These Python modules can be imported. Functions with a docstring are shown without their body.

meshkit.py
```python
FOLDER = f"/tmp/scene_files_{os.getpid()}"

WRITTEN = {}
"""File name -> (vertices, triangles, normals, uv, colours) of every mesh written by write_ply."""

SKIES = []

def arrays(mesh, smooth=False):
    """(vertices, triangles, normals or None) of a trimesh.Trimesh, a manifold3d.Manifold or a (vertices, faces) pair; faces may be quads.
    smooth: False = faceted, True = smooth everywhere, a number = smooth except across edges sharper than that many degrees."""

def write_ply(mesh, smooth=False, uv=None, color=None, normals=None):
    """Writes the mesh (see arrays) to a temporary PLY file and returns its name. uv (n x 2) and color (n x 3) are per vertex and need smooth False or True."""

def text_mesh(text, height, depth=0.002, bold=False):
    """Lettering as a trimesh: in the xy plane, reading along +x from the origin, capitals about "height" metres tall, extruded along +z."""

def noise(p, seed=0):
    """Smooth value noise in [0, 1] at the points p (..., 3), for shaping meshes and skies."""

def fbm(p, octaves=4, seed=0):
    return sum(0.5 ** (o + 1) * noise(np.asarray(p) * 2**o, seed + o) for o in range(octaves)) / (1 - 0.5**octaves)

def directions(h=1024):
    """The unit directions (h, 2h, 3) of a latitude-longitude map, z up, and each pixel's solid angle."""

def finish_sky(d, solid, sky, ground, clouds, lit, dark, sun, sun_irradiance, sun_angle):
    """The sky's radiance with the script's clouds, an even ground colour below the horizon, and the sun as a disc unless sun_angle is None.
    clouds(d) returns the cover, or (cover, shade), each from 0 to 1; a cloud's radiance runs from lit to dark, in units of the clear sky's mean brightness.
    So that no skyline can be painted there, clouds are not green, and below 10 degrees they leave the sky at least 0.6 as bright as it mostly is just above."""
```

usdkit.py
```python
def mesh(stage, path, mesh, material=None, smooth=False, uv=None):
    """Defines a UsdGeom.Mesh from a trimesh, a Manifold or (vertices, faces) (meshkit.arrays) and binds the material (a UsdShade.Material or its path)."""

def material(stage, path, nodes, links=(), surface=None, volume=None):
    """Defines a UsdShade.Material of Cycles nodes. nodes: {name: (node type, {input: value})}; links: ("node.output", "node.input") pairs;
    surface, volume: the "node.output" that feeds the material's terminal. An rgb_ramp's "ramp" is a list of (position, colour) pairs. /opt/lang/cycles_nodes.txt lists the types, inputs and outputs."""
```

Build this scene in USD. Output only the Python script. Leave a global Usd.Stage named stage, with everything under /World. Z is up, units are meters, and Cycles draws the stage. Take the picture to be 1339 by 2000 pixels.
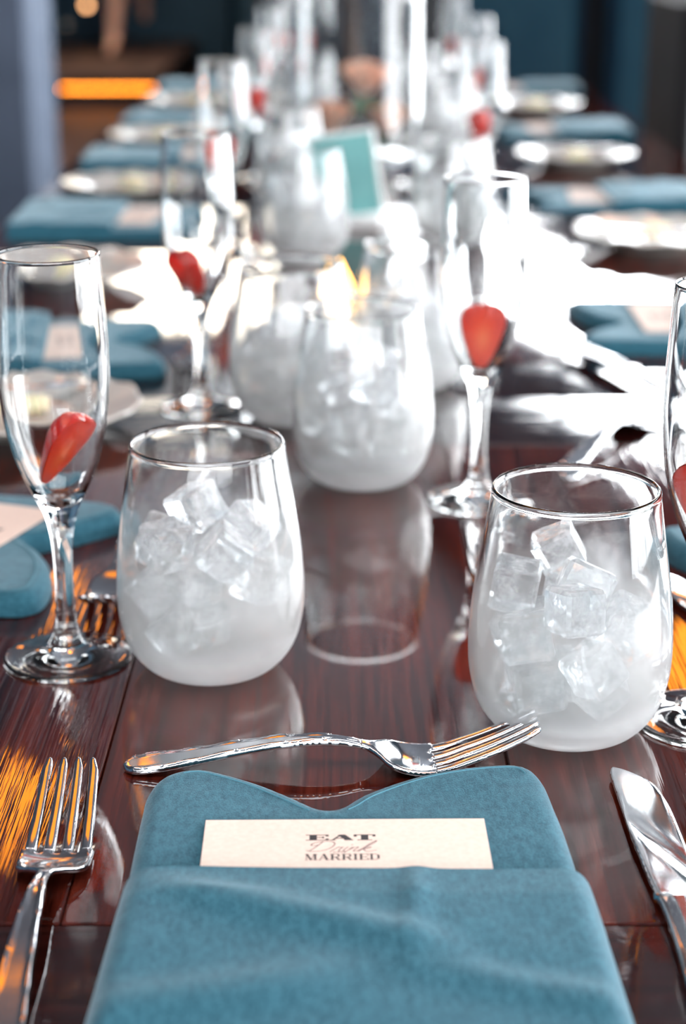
import math, random
import numpy as np, trimesh, manifold3d, shapely
import shapely.geometry as sg, shapely.ops
from shapely import affinity
from scipy.spatial import Delaunay
import usdkit, meshkit
from pxr import Usd, UsdGeom, UsdLux, UsdShade, Gf, Sdf

random.seed(7); RNG = np.random.default_rng(7)
stage = Usd.Stage.CreateInMemory()
UsdGeom.SetStageUpAxis(stage, 'Z'); UsdGeom.SetStageMetersPerUnit(stage, 1.0)
UsdGeom.Xform.Define(stage, '/World'); UsdGeom.Scope.Define(stage, '/World/Looks')

# ------------------------------------------------------------------ camera
F, W, H = 3500.0, 1339.0, 2000.0
PITCH = math.radians(18.46)
TZ = 0.75                                     # table top
CAM = np.array([0.0, 0.0, TZ + 0.3554])
cam = UsdGeom.Camera.Define(stage, '/World/camera')
cam.CreateHorizontalApertureAttr(24.0)
cam.CreateFocalLengthAttr(24.0 * F / W)
cam.CreateFStopAttr(24.0 * F / W / 10.0)      # lens opening of 10 mm
cam.CreateFocusDistanceAttr(0.76)
cam.CreateClippingRangeAttr(Gf.Vec2f(0.02, 200))
EXPOSURE = 0.35
cam.CreateExposureAttr(EXPOSURE)
cam.AddTranslateOp().Set(Gf.Vec3d(*CAM))
cam.AddRotateXOp().Set(90 - math.degrees(PITCH))

def at(u, v, h=0.0):
    """The point h metres above the table plane that the photograph shows at pixel (u, v)."""
    d = np.array([(u - W / 2) / F, math.cos(PITCH) - (v - H / 2) / F * math.sin(PITCH), -math.sin(PITCH) - (v - H / 2) / F * math.cos(PITCH)])
    return CAM + d * ((TZ + h - CAM[2]) / d[2])

# ------------------------------------------------------------------ room frame and daylight
SKY, SKY_LOW, SKY_BACK, SKY_TOP = 42.0, 12.0, 8.0, 5.5   # radiance of the overcast sky in the frosted clerestory panes, and in the window behind the camera
E1, E2, O = np.array([-0.398, 0.917]), np.array([-0.917, -0.398]), np.array([4.4, -1.3])
def room(a, b, z): p = O + E1 * a + E2 * b; return (p[0], p[1], z)
WINDOWS = [(0.3, 3.6), (3.85, 7.1), (7.6, 11.7)]
LOW = 0.35             # sill of the two glazed bays beside the camera
SILL, HEAD = 1.78, 2.31
# wide window behind the camera
BACK0, BACK1 = np.array([4.4, -1.3]), np.array([-4.0, -3.5])
EB = (BACK1 - BACK0) / np.linalg.norm(BACK1 - BACK0); NB = np.array([-EB[1], EB[0]])
if NB[1] < 0: NB = -NB                        # towards the room
BW = (2.2, 6.6, 1.0, 2.5)

# ------------------------------------------------------------------ helpers
used = {}
def numbered(parent, name):
    k = f'{parent}/{name}'
    n = used.get(k, 0); used[k] = n + 1
    return k if n == 0 else f'{k}_{n:03d}'
def tag(p, label=None, cat=None, group=None, kind=None):
    p = p.GetPrim() if hasattr(p, 'GetPrim') else p
    for k, v in (('label', label), ('category', cat), ('group', group), ('kind', kind)):
        if v: p.SetCustomDataByKey(k, v)
    return p
def obj(name, mesh, mat, parent=None, smooth=False, label=None):
    path = numbered(str(parent.GetPath()) if parent else '/World', name)
    m = usdkit.mesh(stage, path, mesh, mat, smooth=smooth)
    if label: tag(m, label)
    return m.GetPrim()
def struct(name, mesh, mat, parent=None, smooth=False):
    p = obj(name, mesh, mat, parent, smooth)
    if parent is None: tag(p, kind='structure')
    return p
def place(x, loc, rz=0.0, rx=0.0, ry=0.0):
    x = UsdGeom.Xformable(x)
    x.AddTranslateOp().Set(Gf.Vec3d(*map(float, loc)))
    x.AddRotateXYZOp().Set(Gf.Vec3f(rx, ry, rz))
def thing(name, label, cat, loc=(0, 0, 0), rz=0.0, group=None, rx=0.0, ry=0.0, kind=None):
    x = UsdGeom.Xform.Define(stage, numbered('/World', name))
    place(x, loc, rz, rx, ry)
    return tag(x, label, cat, group, kind)
def dup(root, loc, rz=0.0, label=None, group=None, rx=0.0, ry=0.0, scale=None):
    was = root.GetCustomData()
    base = root.GetName()
    x = UsdGeom.Xform.Define(stage, numbered('/World', base))
    x.GetPrim().GetReferences().AddInternalReference(root.GetPath())
    x.GetPrim().SetInstanceable(True)
    for op, v in (('xformOp:translate', Gf.Vec3d(*map(float, loc))), ('xformOp:rotateXYZ', Gf.Vec3f(rx, ry, rz))):
        x.GetPrim().GetAttribute(op).Set(v)
    return tag(x, label or was['label'], was['category'], group or was.get('group'))
def cat_(*ms): return trimesh.util.concatenate([m for m in ms])
def box(x0, x1, y0, y1, z0, z1):
    m = trimesh.creation.box((x1 - x0, y1 - y0, z1 - z0)); m.apply_translation(((x0 + x1) / 2, (y0 + y1) / 2, (z0 + z1) / 2)); return m
def rbox(x0, x1, y0, y1, z0, z1, r=.001):
    """A box with chamfered edges."""
    x0, x1, y0, y1, z0, z1 = min(x0, x1), max(x0, x1), min(y0, y1), max(y0, y1), min(z0, z1), max(z0, z1)
    pts = [p for i in range(3) for p in trimesh.creation.box([(b - a) - (0 if k == i else 2 * r) for k, (a, b) in enumerate(((x0, x1), (y0, y1), (z0, z1)))]).vertices]
    m = trimesh.convex.convex_hull(np.array(pts)); m.apply_translation(((x0 + x1) / 2, (y0 + y1) / 2, (z0 + z1) / 2)); return m
def spline(pts, n=6):
    """Catmull-Rom through profile points."""
    p = np.array(pts, float); q = np.vstack([2 * p[0] - p[1], p, 2 * p[-1] - p[-2]]); out = []
    for i in range(1, len(q) - 2):
        for t in np.linspace(0, 1, n, endpoint=False):
            a, b, c, d = q[i - 1:i + 3]
            out.append(.5 * ((2 * b) + (c - a) * t + (2 * a - 5 * b + 4 * c - d) * t * t + (3 * b - a - 3 * c + d) * t ** 3))
    return np.vstack([out, p[-1:]])
def lathe(prof, n=64):
    prof = np.array(prof, float); prof[:, 0] = np.maximum(prof[:, 0], 0)
    m = trimesh.creation.revolve(prof, sections=n)
    m.merge_vertices(); m.update_faces(m.nondegenerate_faces())
    if m.volume < 0: m.invert()
    return m
def tube(points, r, sides=8):
    p = np.array(points, float); r = np.broadcast_to(r, (len(p),))
    t = np.gradient(p, axis=0); t /= np.linalg.norm(t, axis=1, keepdims=True) + 1e-12
    up = np.array([0, 0, 1.0]) if abs(t[:, 2]).mean() < .8 else np.array([1.0, 0, 0])
    a = np.cross(t, up); a /= np.linalg.norm(a, axis=1, keepdims=True) + 1e-12
    b = np.cross(t, a); ang = np.arange(sides) * 2 * np.pi / sides
    v = p[:, None] + r[:, None, None] * (np.cos(ang)[None, :, None] * a[:, None] + np.sin(ang)[None, :, None] * b[:, None])
    f, n = [], len(p)
    for i in range(n - 1):
        for j in range(sides):
            k = (j + 1) % sides
            f += [[i * sides + j, i * sides + k, (i + 1) * sides + k], [i * sides + j, (i + 1) * sides + k, (i + 1) * sides + j]]
    for j in range(1, sides - 1):
        f += [[0, j + 1, j], [(n - 1) * sides, (n - 1) * sides + j, (n - 1) * sides + j + 1]]
    m = trimesh.Trimesh(v.reshape(-1, 3), f, process=False)
    if m.volume < 0: m.invert()
    return m
def sheet(poly, step, top, bottom, full=None):
    """A solid over a plan outline: top(x, y, d) and bottom(x, y, d) give heights, d = distance to the outline."""
    full = full or poly
    ring = shapely.segmentize(poly, step * .8)
    bnd = np.vstack([np.array(r.coords)[:-1] for r in [ring.exterior, *ring.interiors]])
    x0, y0, x1, y1 = poly.bounds
    gx, gy = np.meshgrid(np.arange(x0, x1, step), np.arange(y0, y1, step * .866)); gx[1::2] += step / 2
    g = np.c_[gx.ravel(), gy.ravel()]
    inner = poly.buffer(-step * .45)
    if not inner.is_empty: g = g[shapely.contains_xy(inner, g[:, 0], g[:, 1])]
    else: g = g[:0]
    extra = []
    for k in (.22, .55):                      # rings close to the edge, for its rounding
        b = poly.buffer(-step * k)
        for q in getattr(b, 'geoms', [b]):
            if not q.is_empty: extra.append(np.array(shapely.segmentize(q, step * .8).exterior.coords)[:-1])
    pts = np.vstack([bnd, g] + extra)
    pts = np.unique(np.round(pts, 7), axis=0)
    tri = Delaunay(pts).simplices
    c = pts[tri].mean(1)
    tri = tri[shapely.contains_xy(poly.buffer(1e-6), c[:, 0], c[:, 1])]
    a = pts[tri]; area = (a[:, 1, 0] - a[:, 0, 0]) * (a[:, 2, 1] - a[:, 0, 1]) - (a[:, 1, 1] - a[:, 0, 1]) * (a[:, 2, 0] - a[:, 0, 0])
    tri = tri[np.abs(area) > 1e-12]; area = area[np.abs(area) > 1e-12]
    tri[area < 0] = tri[area < 0][:, ::-1]
    d = shapely.distance(shapely.points(pts), full.boundary)
    x, y = pts.T; n = len(pts)
    zt = np.broadcast_to(top(x, y, d), (n,)); zb = np.broadcast_to(bottom(x, y, d), (n,))
    zt = np.maximum(zt, zb)
    v = np.vstack([np.c_[x, y, zt], np.c_[x, y, zb]])
    e = np.vstack([tri[:, [0, 1]], tri[:, [1, 2]], tri[:, [2, 0]]])
    key = {(p, q) for p, q in e}
    be = [(p, q) for p, q in e if (q, p) not in key]
    side = [[p, p + n, q + n] for p, q in be] + [[p, q + n, q] for p, q in be]
    m = trimesh.Trimesh(v, np.vstack([tri, tri[:, ::-1] + n, np.array(side)]), process=False)
    m.merge_vertices(); m.update_faces(m.nondegenerate_faces()); m.remove_unreferenced_vertices()
    return m
def hull_chain(pairs):
    parts = []
    for (a, ra), (b, rb) in pairs:
        s = [manifold3d.Manifold.sphere(r, 20).translate(tuple(map(float, p))) for p, r in ((a, ra), (b, rb))]
        parts.append(manifold3d.Manifold.batch_hull(s))
    return manifold3d.Manifold.batch_boolean(parts, manifold3d.OpType.Add)
def to_tri(man):
    m = man.to_mesh(); return trimesh.Trimesh(m.vert_properties[:, :3], m.tri_verts, process=True)

# ------------------------------------------------------------------ materials
def mat(name, nodes, links, surface): return usdkit.material(stage, f'/World/Looks/{name}', nodes, links, surface=surface)
def plain(name, color, rough=.5, **kw):
    return mat(name, {'p': ('principled_bsdf', {'base_color': color, 'roughness': rough, **kw})}, [], 'p.BSDF')
def noisy(name, c0, c1, scale=(1, 1, 1), nscale=20., rough=.5, bump=0., detail=6., lo=.35, hi=.65, distort=0., **kw):
    n = {'g': ('texture_coordinate', {}), 'm': ('mapping', {'scale': scale}), 'n': ('noise_texture', {'scale': nscale, 'detail': detail, 'roughness': .6, 'distortion': distort}),
         'r': ('rgb_ramp', {'ramp': [(lo, c0), (hi, c1)]}), 'p': ('principled_bsdf', {'roughness': rough, **kw})}
    l = [('g.object', 'm.vector'), ('m.vector', 'n.vector'), ('n.fac', 'r.fac'), ('r.color', 'p.base_color')]
    if bump:
        n['b'] = ('bump', {'strength': 1.0, 'distance': bump}); l += [('n.fac', 'b.height'), ('b.normal', 'p.normal')]
    return mat(name, n, l, 'p.BSDF')
def wood(name, scale, grain=.00003, c=((.007, .0012, .0008), (.058, .0085, .0045), (.105, .020, .010))):
    """Varnished mahogany: stretched grain, pores that dent the varnish a little."""
    n = {'g': ('geometry', {}), 'o': ('object_info', {}), 'ov': ('combine_xyz', {}), 'a': ('vector_math', {'math_type': 'add'}),
         'm': ('mapping', {'scale': scale}), 'n': ('noise_texture', {'scale': 1.0, 'detail': 8., 'roughness': .65, 'distortion': .6}),
         'm2': ('mapping', {'scale': tuple(s * (5 if s > 10 else 2.2) for s in scale)}), 'n2': ('noise_texture', {'scale': 1.0, 'detail': 2.5, 'roughness': .6}),
         'big': ('noise_texture', {'scale': 7.0, 'detail': 2.}), 'x': ('mix', {'mix_type': 'multiply', 'fac': .6}),
         'r': ('rgb_ramp', {'ramp': [(.3, c[0]), (.52, c[1]), (.72, c[2])]}), 'r2': ('rgb_ramp', {'ramp': [(.36, (.12, .12, .12)), (.52, (1, 1, 1))]}),
         'b': ('bump', {'strength': 1.0, 'distance': .0004}), 'b2': ('bump', {'strength': 1.0, 'distance': grain}),
         'p': ('principled_bsdf', {'roughness': .5, 'specular_ior_level': .0, 'coat_weight': 1.0, 'coat_roughness': .03, 'coat_ior': 1.62})}
    l = [('o.random', 'ov.x'), ('o.random', 'ov.y'), ('g.position', 'a.vector1'), ('ov.vector', 'a.vector2'), ('a.vector', 'm.vector'), ('m.vector', 'n.vector'),
         ('a.vector', 'm2.vector'), ('m2.vector', 'n2.vector'), ('n.fac', 'r.fac'), ('n2.fac', 'r2.fac'), ('r.color', 'x.color1'), ('r2.color', 'x.color2'), ('x.color', 'p.base_color'),
         ('n2.fac', 'b.height'), ('b.normal', 'p.normal'), ('n2.fac', 'b2.height'), ('b2.normal', 'p.coat_normal')]
    return mat(name, n, l, 'p.BSDF')
M = {}
M['plank'] = wood('table_plank', (55, 3.0, 20), .00002)
M['plank_open'] = wood('open_grained_plank', (55, 3.0, 20), .00045)
M['plank_mid'] = wood('half_open_grained_plank', (55, 3.0, 20), .00012)
M['board'] = wood('table_end_board', (3.0, 55, 20), .00004, ((.004, .001, .001), (.017, .003, .0025), (.035, .008, .005)))
M['leg'] = noisy('dark_timber', (.02, .008, .006), (.06, .02, .014), (30, 30, 2), 1.0, .4)
M['glass'] = mat('clear_glass', {'p': ('glass_bsdf', {'color': (.985, .99, .99), 'roughness': .0, 'IOR': 1.48})}, [], 'p.BSDF')
# tumbler: clear at the rim, misted with condensation over the ice
M['mist'] = mat('misted_glass', {'g': ('geometry', {}), 's': ('separate_xyz', {}), 'n': ('noise_texture', {'scale': 45.0, 'detail': 5.0, 'roughness': .6}),
    'nm': ('map_range', {'from_min': .25, 'from_max': .75, 'to_min': -.016, 'to_max': .016}), 'ad': ('math', {'math_type': 'add'}),
    'h': ('map_range', {'range_type': 'smoothstep', 'from_min': TZ + .052, 'from_max': TZ + .098, 'to_min': .27, 'to_max': .0, 'clamp': True}),
    'c': ('glass_bsdf', {'color': (.985, .99, .99), 'roughness': 0., 'IOR': 1.48}),
    'd': ('diffuse_bsdf', {'color': (.96, .97, .97)}), 't': ('translucent_bsdf', {'color': (.98, .98, .98)}), 'dt': ('mix_closure', {'fac': .5}),
    'rg': ('glass_bsdf', {'color': (.98, .98, .98), 'roughness': .22, 'IOR': 1.3}), 'h2': ('map_range', {'range_type': 'smoothstep', 'from_min': TZ + .006, 'from_max': TZ + .03, 'to_min': .45, 'to_max': .0, 'clamp': True}), 'fs': ('math', {'math_type': 'add', 'use_clamp': True}), 'mx': ('mix_closure', {'fac': .3}), 'out': ('mix_closure', {})},
    [('g.position', 's.vector'), ('g.position', 'n.vector'), ('n.fac', 'nm.value'), ('s.z', 'ad.value1'), ('nm.result', 'ad.value2'), ('ad.value', 'h.value'), ('s.z', 'h2.value'), ('h.result', 'fs.value1'), ('h2.result', 'fs.value2'), ('fs.value', 'out.fac'),
     ('d.BSDF', 'dt.closure1'), ('t.BSDF', 'dt.closure2'), ('dt.closure', 'mx.closure1'), ('rg.BSDF', 'mx.closure2'), ('c.BSDF', 'out.closure1'), ('mx.closure', 'out.closure2')], 'out.closure')
M['ice'] = mat('ice', {'g': ('geometry', {}), 'n': ('noise_texture', {'scale': 110.0, 'detail': 4.0}), 'r': ('map_range', {'from_min': .42, 'from_max': .66, 'to_min': .12, 'to_max': .75, 'clamp': True}),
    'b': ('bump', {'strength': .5, 'distance': .0015}), 'gl': ('glass_bsdf', {'color': (.97, .985, .99), 'roughness': .06, 'IOR': 1.31}),
    'd': ('diffuse_bsdf', {'color': (.96, .97, .98)}), 't': ('translucent_bsdf', {'color': (.98, .98, .99)}), 'dt': ('mix_closure', {'fac': .6}), 'out': ('mix_closure', {})},
    [('g.position', 'n.vector'), ('n.fac', 'r.value'), ('n.fac', 'b.height'), ('b.normal', 'gl.normal'), ('r.result', 'out.fac'), ('gl.BSDF', 'out.closure1'), ('d.BSDF', 'dt.closure1'), ('t.BSDF', 'dt.closure2'), ('dt.closure', 'out.closure2')], 'out.closure')
M['steel'] = noisy('polished_steel', (.50, .51, .53), (.62, .63, .65), (1, 1, 1), 60., .11, metallic=1.0)
def cloth(name, c0, c1):
    n = {'g': ('texture_coordinate', {}), 'm': ('mapping', {'scale': (1800, 900, 1800)}), 'n': ('noise_texture', {'scale': 1.0, 'detail': 2., 'roughness': .6}),
         'm2': ('mapping', {'scale': (380, 160, 300)}), 'n2': ('noise_texture', {'scale': 1.0, 'detail': 3., 'roughness': .6}), 'ad': ('math', {'math_type': 'add'}), 'hf': ('math', {'math_type': 'multiply', 'value2': .5}),
         'r': ('rgb_ramp', {'ramp': [(.36, c0), (.64, c1)]}), 'b': ('bump', {'strength': .7, 'distance': .0005}),
         'p': ('principled_bsdf', {'roughness': .85, 'sheen_weight': .35, 'sheen_roughness': .4, 'sheen_tint': (.7, .9, 1.0), 'specular_ior_level': .15})}
    return mat(name, n, [('g.object', 'm.vector'), ('g.object', 'm2.vector'), ('m.vector', 'n.vector'), ('m2.vector', 'n2.vector'), ('n.fac', 'ad.value1'), ('n2.fac', 'ad.value2'), ('ad.value', 'hf.value1'),
                         ('hf.value', 'r.fac'), ('hf.value', 'b.height'), ('b.normal', 'p.normal'), ('r.color', 'p.base_color')], 'p.BSDF')
M['napkin'] = cloth('teal_cotton', (.007, .050, .077), (.031, .118, .160))
M['thread'] = plain('teal_thread', (.05, .17, .225), .8)
M['card'] = noisy('cream_card', (.62, .49, .42), (.66, .54, .47), (1, 1, 1), 400., .8)
M['ink'] = plain('black_ink', (.016, .014, .018), .6)
M['ink_soft'] = plain('grey_brown_ink', (.16, .1, .1), .6)
M['china'] = noisy('white_china', (.47, .45, .42), (.53, .51, .47), (1, 1, 1), 30., .18)
M['butter'] = plain('butter', (.85, .75, .5), .4, subsurface_weight=.3)
M['berry'] = mat('strawberry_skin', {'g': ('texture_coordinate', {}), 'm': ('mapping', {'scale': (1, 1, .7)}), 'v': ('voronoi_texture', {'scale': 330.0}), 'r': ('rgb_ramp', {'ramp': [(.0, (.9, .45, .12)), (.12, (.62, .016, .006)), (1, (.5, .010, .006))]}),
    'b': ('bump', {'strength': .6, 'distance': .0006}), 'p': ('principled_bsdf', {'roughness': .3, 'coat_weight': .25, 'subsurface_weight': .15, 'subsurface_radius': (1, .2, .1), 'subsurface_scale': .004})},
    [('g.object', 'm.vector'), ('m.vector', 'v.vector'), ('v.distance', 'r.fac'), ('r.color', 'p.base_color'), ('v.distance', 'b.height'), ('b.normal', 'p.normal')], 'p.BSDF')
M['flesh'] = mat('strawberry_flesh', {'g': ('texture_coordinate', {}), 'm': ('mapping', {'scale': (75, 1, 45), 'location': (0, 0, -.85)}), 'gr': ('gradient_texture', {'gradient_type': 'spherical'}), 'r': ('rgb_ramp', {'ramp': [(.0, (.72, .02, .004)), (.5, (.85, .05, .01)), (1, (.92, .14, .04))]}),
    'p': ('principled_bsdf', {'roughness': .35, 'coat_weight': .2, 'subsurface_weight': .2, 'subsurface_radius': (1, .3, .15), 'subsurface_scale': .004})},
    [('g.object', 'm.vector'), ('m.vector', 'gr.vector'), ('gr.fac', 'r.fac'), ('r.color', 'p.base_color')], 'p.BSDF')
M['wax'] = plain('white_wax', (.9, .82, .66), .5, subsurface_weight=.6, subsurface_scale=.01, subsurface_radius=(1, .6, .3))
M['flame'] = mat('candle_flame', {'e': ('emission', {'color': (1.0, .5, .1), 'strength': 9.0})}, [], 'e.emission')
M['wick'] = plain('wick', (.01, .01, .01), .9)
M['teal_card'] = noisy('pale_teal_card', (.16, .42, .42), (.2, .48, .47), (1, 1, 1), 60., .6)
M['white_card'] = plain('white_card_edge', (.85, .86, .85), .5)
M['petal'] = mat('peach_petal', {'n': ('noise_texture', {'scale': 60.}), 'r': ('rgb_ramp', {'ramp': [(.3, (.96, .58, .40)), (.7, (.98, .78, .64))]}), 'd': ('diffuse_bsdf', {}), 't': ('translucent_bsdf', {}), 'o': ('mix_closure', {'fac': .35})},
    [('n.fac', 'r.fac'), ('r.color', 'd.color'), ('r.color', 't.color'), ('d.BSDF', 'o.closure1'), ('t.BSDF', 'o.closure2')], 'o.closure')
M['leaf'] = plain('rose_leaf', (.06, .14, .05), .5)
M['twig'] = plain('brown_twig', (.09, .05, .03), .7)
M['wall'] = noisy('navy_paint', (.013, .062, .112), (.022, .088, .15), (1, 1, 1), 3., .55)
M['panel'] = noisy('navy_panel_paint', (.05, .18, .27), (.075, .23, .32), (1, 1, 1), 3., .5)
M['trim'] = plain('black_trim', (.004, .006, .01), .5)
M['frame'] = plain('window_frame_paint', (.1, .11, .12), .5)
M['ceiling'] = noisy('grey_ceiling', (.085, .095, .115), (.10, .11, .13), (1, 1, 1), 2., .8)
M['floor'] = noisy('brown_floorboards', (.045, .02, .014), (.09, .038, .026), (12, 1.2, 1), 1.0, .45)
M['pillar'] = noisy('blue_grey_plaster', (.05, .072, .112), (.07, .096, .145), (1, 1, 1), 4., .7)
M['black'] = noisy('black_leather', (.006, .007, .009), (.012, .014, .017), (1, 1, 1), 30., .75)
M['stage'] = noisy('stage_boards', (.05, .026, .02), (.09, .045, .034), (10, 1, 1), 1.0, .5)
M['strip'] = mat('amber_strip_light', {'e': ('emission', {'color': (1.0, .27, .02), 'strength': 11.0})}, [], 'e.emission')
M['amber'] = mat('amber_lampshade', {'e': ('emission', {'color': (1.0, .28, .025), 'strength': 2.1})}, [], 'e.emission')
M['amber_globe'] = mat('amber_globe_glass', {'e': ('emission', {'color': (1.0, .29, .025), 'strength': 8.5})}, [], 'e.emission')
M['amber_far'] = mat('amber_bulb', {'e': ('emission', {'color': (1.0, .5, .22), 'strength': 7.0})}, [], 'e.emission')
M['brass'] = plain('aged_brass', (.35, .24, .1), .3, metallic=1.0)
M['skin'] = plain('skin', (.75, .44, .35), .5, subsurface_weight=.2)
M['dress'] = noisy('black_dress_cloth', (.006, .007, .012), (.012, .013, .02), (1, 1, 1), 40., .8)
M['hair'] = plain('dark_hair', (.02, .012, .008), .5)
def pane_mat(name, L): return mat(name, {'e': ('emission', {'color': (.94, .97, 1.0), 'strength': L}), 'g': ('glossy_bsdf', {'color': (1, 1, 1), 'roughness': .02}), 'o': ('mix_closure', {'fac': .05})}, [('e.emission', 'o.closure1'), ('g.BSDF', 'o.closure2')], 'o.closure')
M['pane'] = pane_mat('daylit_frosted_pane', SKY); M['pane_back'] = pane_mat('daylit_pane', SKY_BACK); M['pane_top'] = pane_mat('skylight_pane', SKY_TOP); M['pane_warm'] = mat('warm_lit_transom_pane', {'e': ('emission', {'color': (1.0, .88, .72), 'strength': 15.0})}, [], 'e.emission'); M['pane_low'] = pane_mat('daylit_tall_pane', SKY_LOW)

# ------------------------------------------------------------------ room shell
ROOM = [(4.4, -1.3), (-.376, 9.704), (-.9, 14.5), (-6.0, 14.5), (-4.0, -3.5)]
CH = 3.1
rp = sg.Polygon(ROOM)
def slab(z0, z1):
    m = trimesh.creation.extrude_polygon(rp.buffer(.25, join_style='mitre'), z1 - z0, engine='earcut'); m.apply_translation((0, 0, z0)); return m
struct('floor', slab(-.1, 0), M['floor'])
SL = (-1.4, 2.3, -.45, .75)                     # skylight over the near end of the table
cm = trimesh.creation.extrude_polygon(rp.buffer(.25, join_style='mitre').difference(sg.box(SL[0], SL[2], SL[1], SL[3])), .1, engine='earcut'); cm.apply_translation((0, 0, CH))
struct('ceiling', cm, M['ceiling'])
skl = UsdGeom.Xform.Define(stage, '/World/window_5').GetPrim(); tag(skl, kind='structure')
for i in range(3):
    for j in range(2):
        dx, dy = (SL[1] - SL[0]) / 3, (SL[3] - SL[2]) / 2
        obj('pane', box(SL[0] + i * dx + .02, SL[0] + (i + 1) * dx - .02, SL[2] + j * dy + .02, SL[2] + (j + 1) * dy - .02, CH + .05, CH + .06), M['pane_top'], skl)
for i in range(4): obj('glazing_bar', box(SL[0] + i * dx - (.02 if i else 0), SL[0] + i * dx + (.02 if i < 3 else 0), SL[2], SL[3], CH + .03, CH + .08), M['frame'], skl)
def wall_box(p0, p1, a0, a1, z0, z1, t0=0.0, t1=.2):
    """A box of wall along p0-p1 between distances a0 and a1, from t0 to t1 outwards."""
    p0, p1 = np.array(p0, float), np.array(p1, float); e = (p1 - p0) / np.linalg.norm(p1 - p0); n = np.array([-e[1], e[0]])
    c = np.array(rp.centroid.coords[0])
    if np.dot(c - p0, n) > 0: n = -n
    q = [p0 + e * a + n * t for a, t in ((a0, t0), (a1, t0), (a1, t1), (a0, t1))]
    m = trimesh.creation.extrude_polygon(sg.Polygon(q), z1 - z0, engine='earcut'); m.apply_translation((0, 0, z0)); return m
L1 = 12.0
wr = [wall_box(ROOM[0], ROOM[1], 0, L1, 0, LOW), wall_box(ROOM[0], ROOM[1], 7.1, L1, LOW, SILL), wall_box(ROOM[0], ROOM[1], 0, 10.35, HEAD, CH), wall_box(ROOM[0], ROOM[1], 10.35, L1, HEAD, 2.47), wall_box(ROOM[0], ROOM[1], 10.35, L1, 3.04, CH), wall_box(ROOM[0], ROOM[1], 11.9, L1, 2.47, 3.04)]
for a0, a1, z0 in ((0, .3, LOW), (3.6, 3.85, LOW), (7.1, 7.6, SILL), (11.7, L1, SILL)): wr.append(wall_box(ROOM[0], ROOM[1], a0, a1, z0, HEAD))
WR = struct('wall_right', cat_(*wr), M['wall'])
for k in range(3):                            # raised dado panels under the clerestory
    a0 = 7.35 + k * 1.55
    obj('panel', wall_box(ROOM[0], ROOM[1], a0, a0 + 1.2, .2, 1.75, -.02, .0), M['panel'], WR)
for k in range(4):
    a0 = 7.12 + k * 1.55
    struct(f'trim_{k + 1}', wall_box(ROOM[0], ROOM[1], a0, a0 + .09, 0, SILL - .1, -.05, -.001), M['trim'])
def window(n, p0, p1, a0, a1, z0, z1, bars, pm='pane'):
    w = UsdGeom.Xform.Define(stage, f'/World/window_{n}').GetPrim(); tag(w, kind='structure')
    fr = [wall_box(p0, p1, a0, a0 + .05, z0, z1, .03, .12), wall_box(p0, p1, a1 - .05, a1, z0, z1, .03, .12), wall_box(p0, p1, a0 + .05, a1 - .05, z0, z0 + .05, .03, .12), wall_box(p0, p1, a0 + .05, a1 - .05, z1 - .05, z1, .03, .12)]
    obj('window_frame', cat_(*fr), M['frame'], w)
    xs = np.linspace(a0 + .05, a1 - .05, bars + 1)
    for i in range(bars):
        if i: obj('mullion', wall_box(p0, p1, xs[i] - .015, xs[i] + .015, z0 + .05, z1 - .05, .05, .10), M['frame'], w)
        obj('pane', wall_box(p0, p1, xs[i] + .016, xs[i + 1] - .016, z0 + .05, z1 - .05, .07, .076), M[pm], w)
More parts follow.
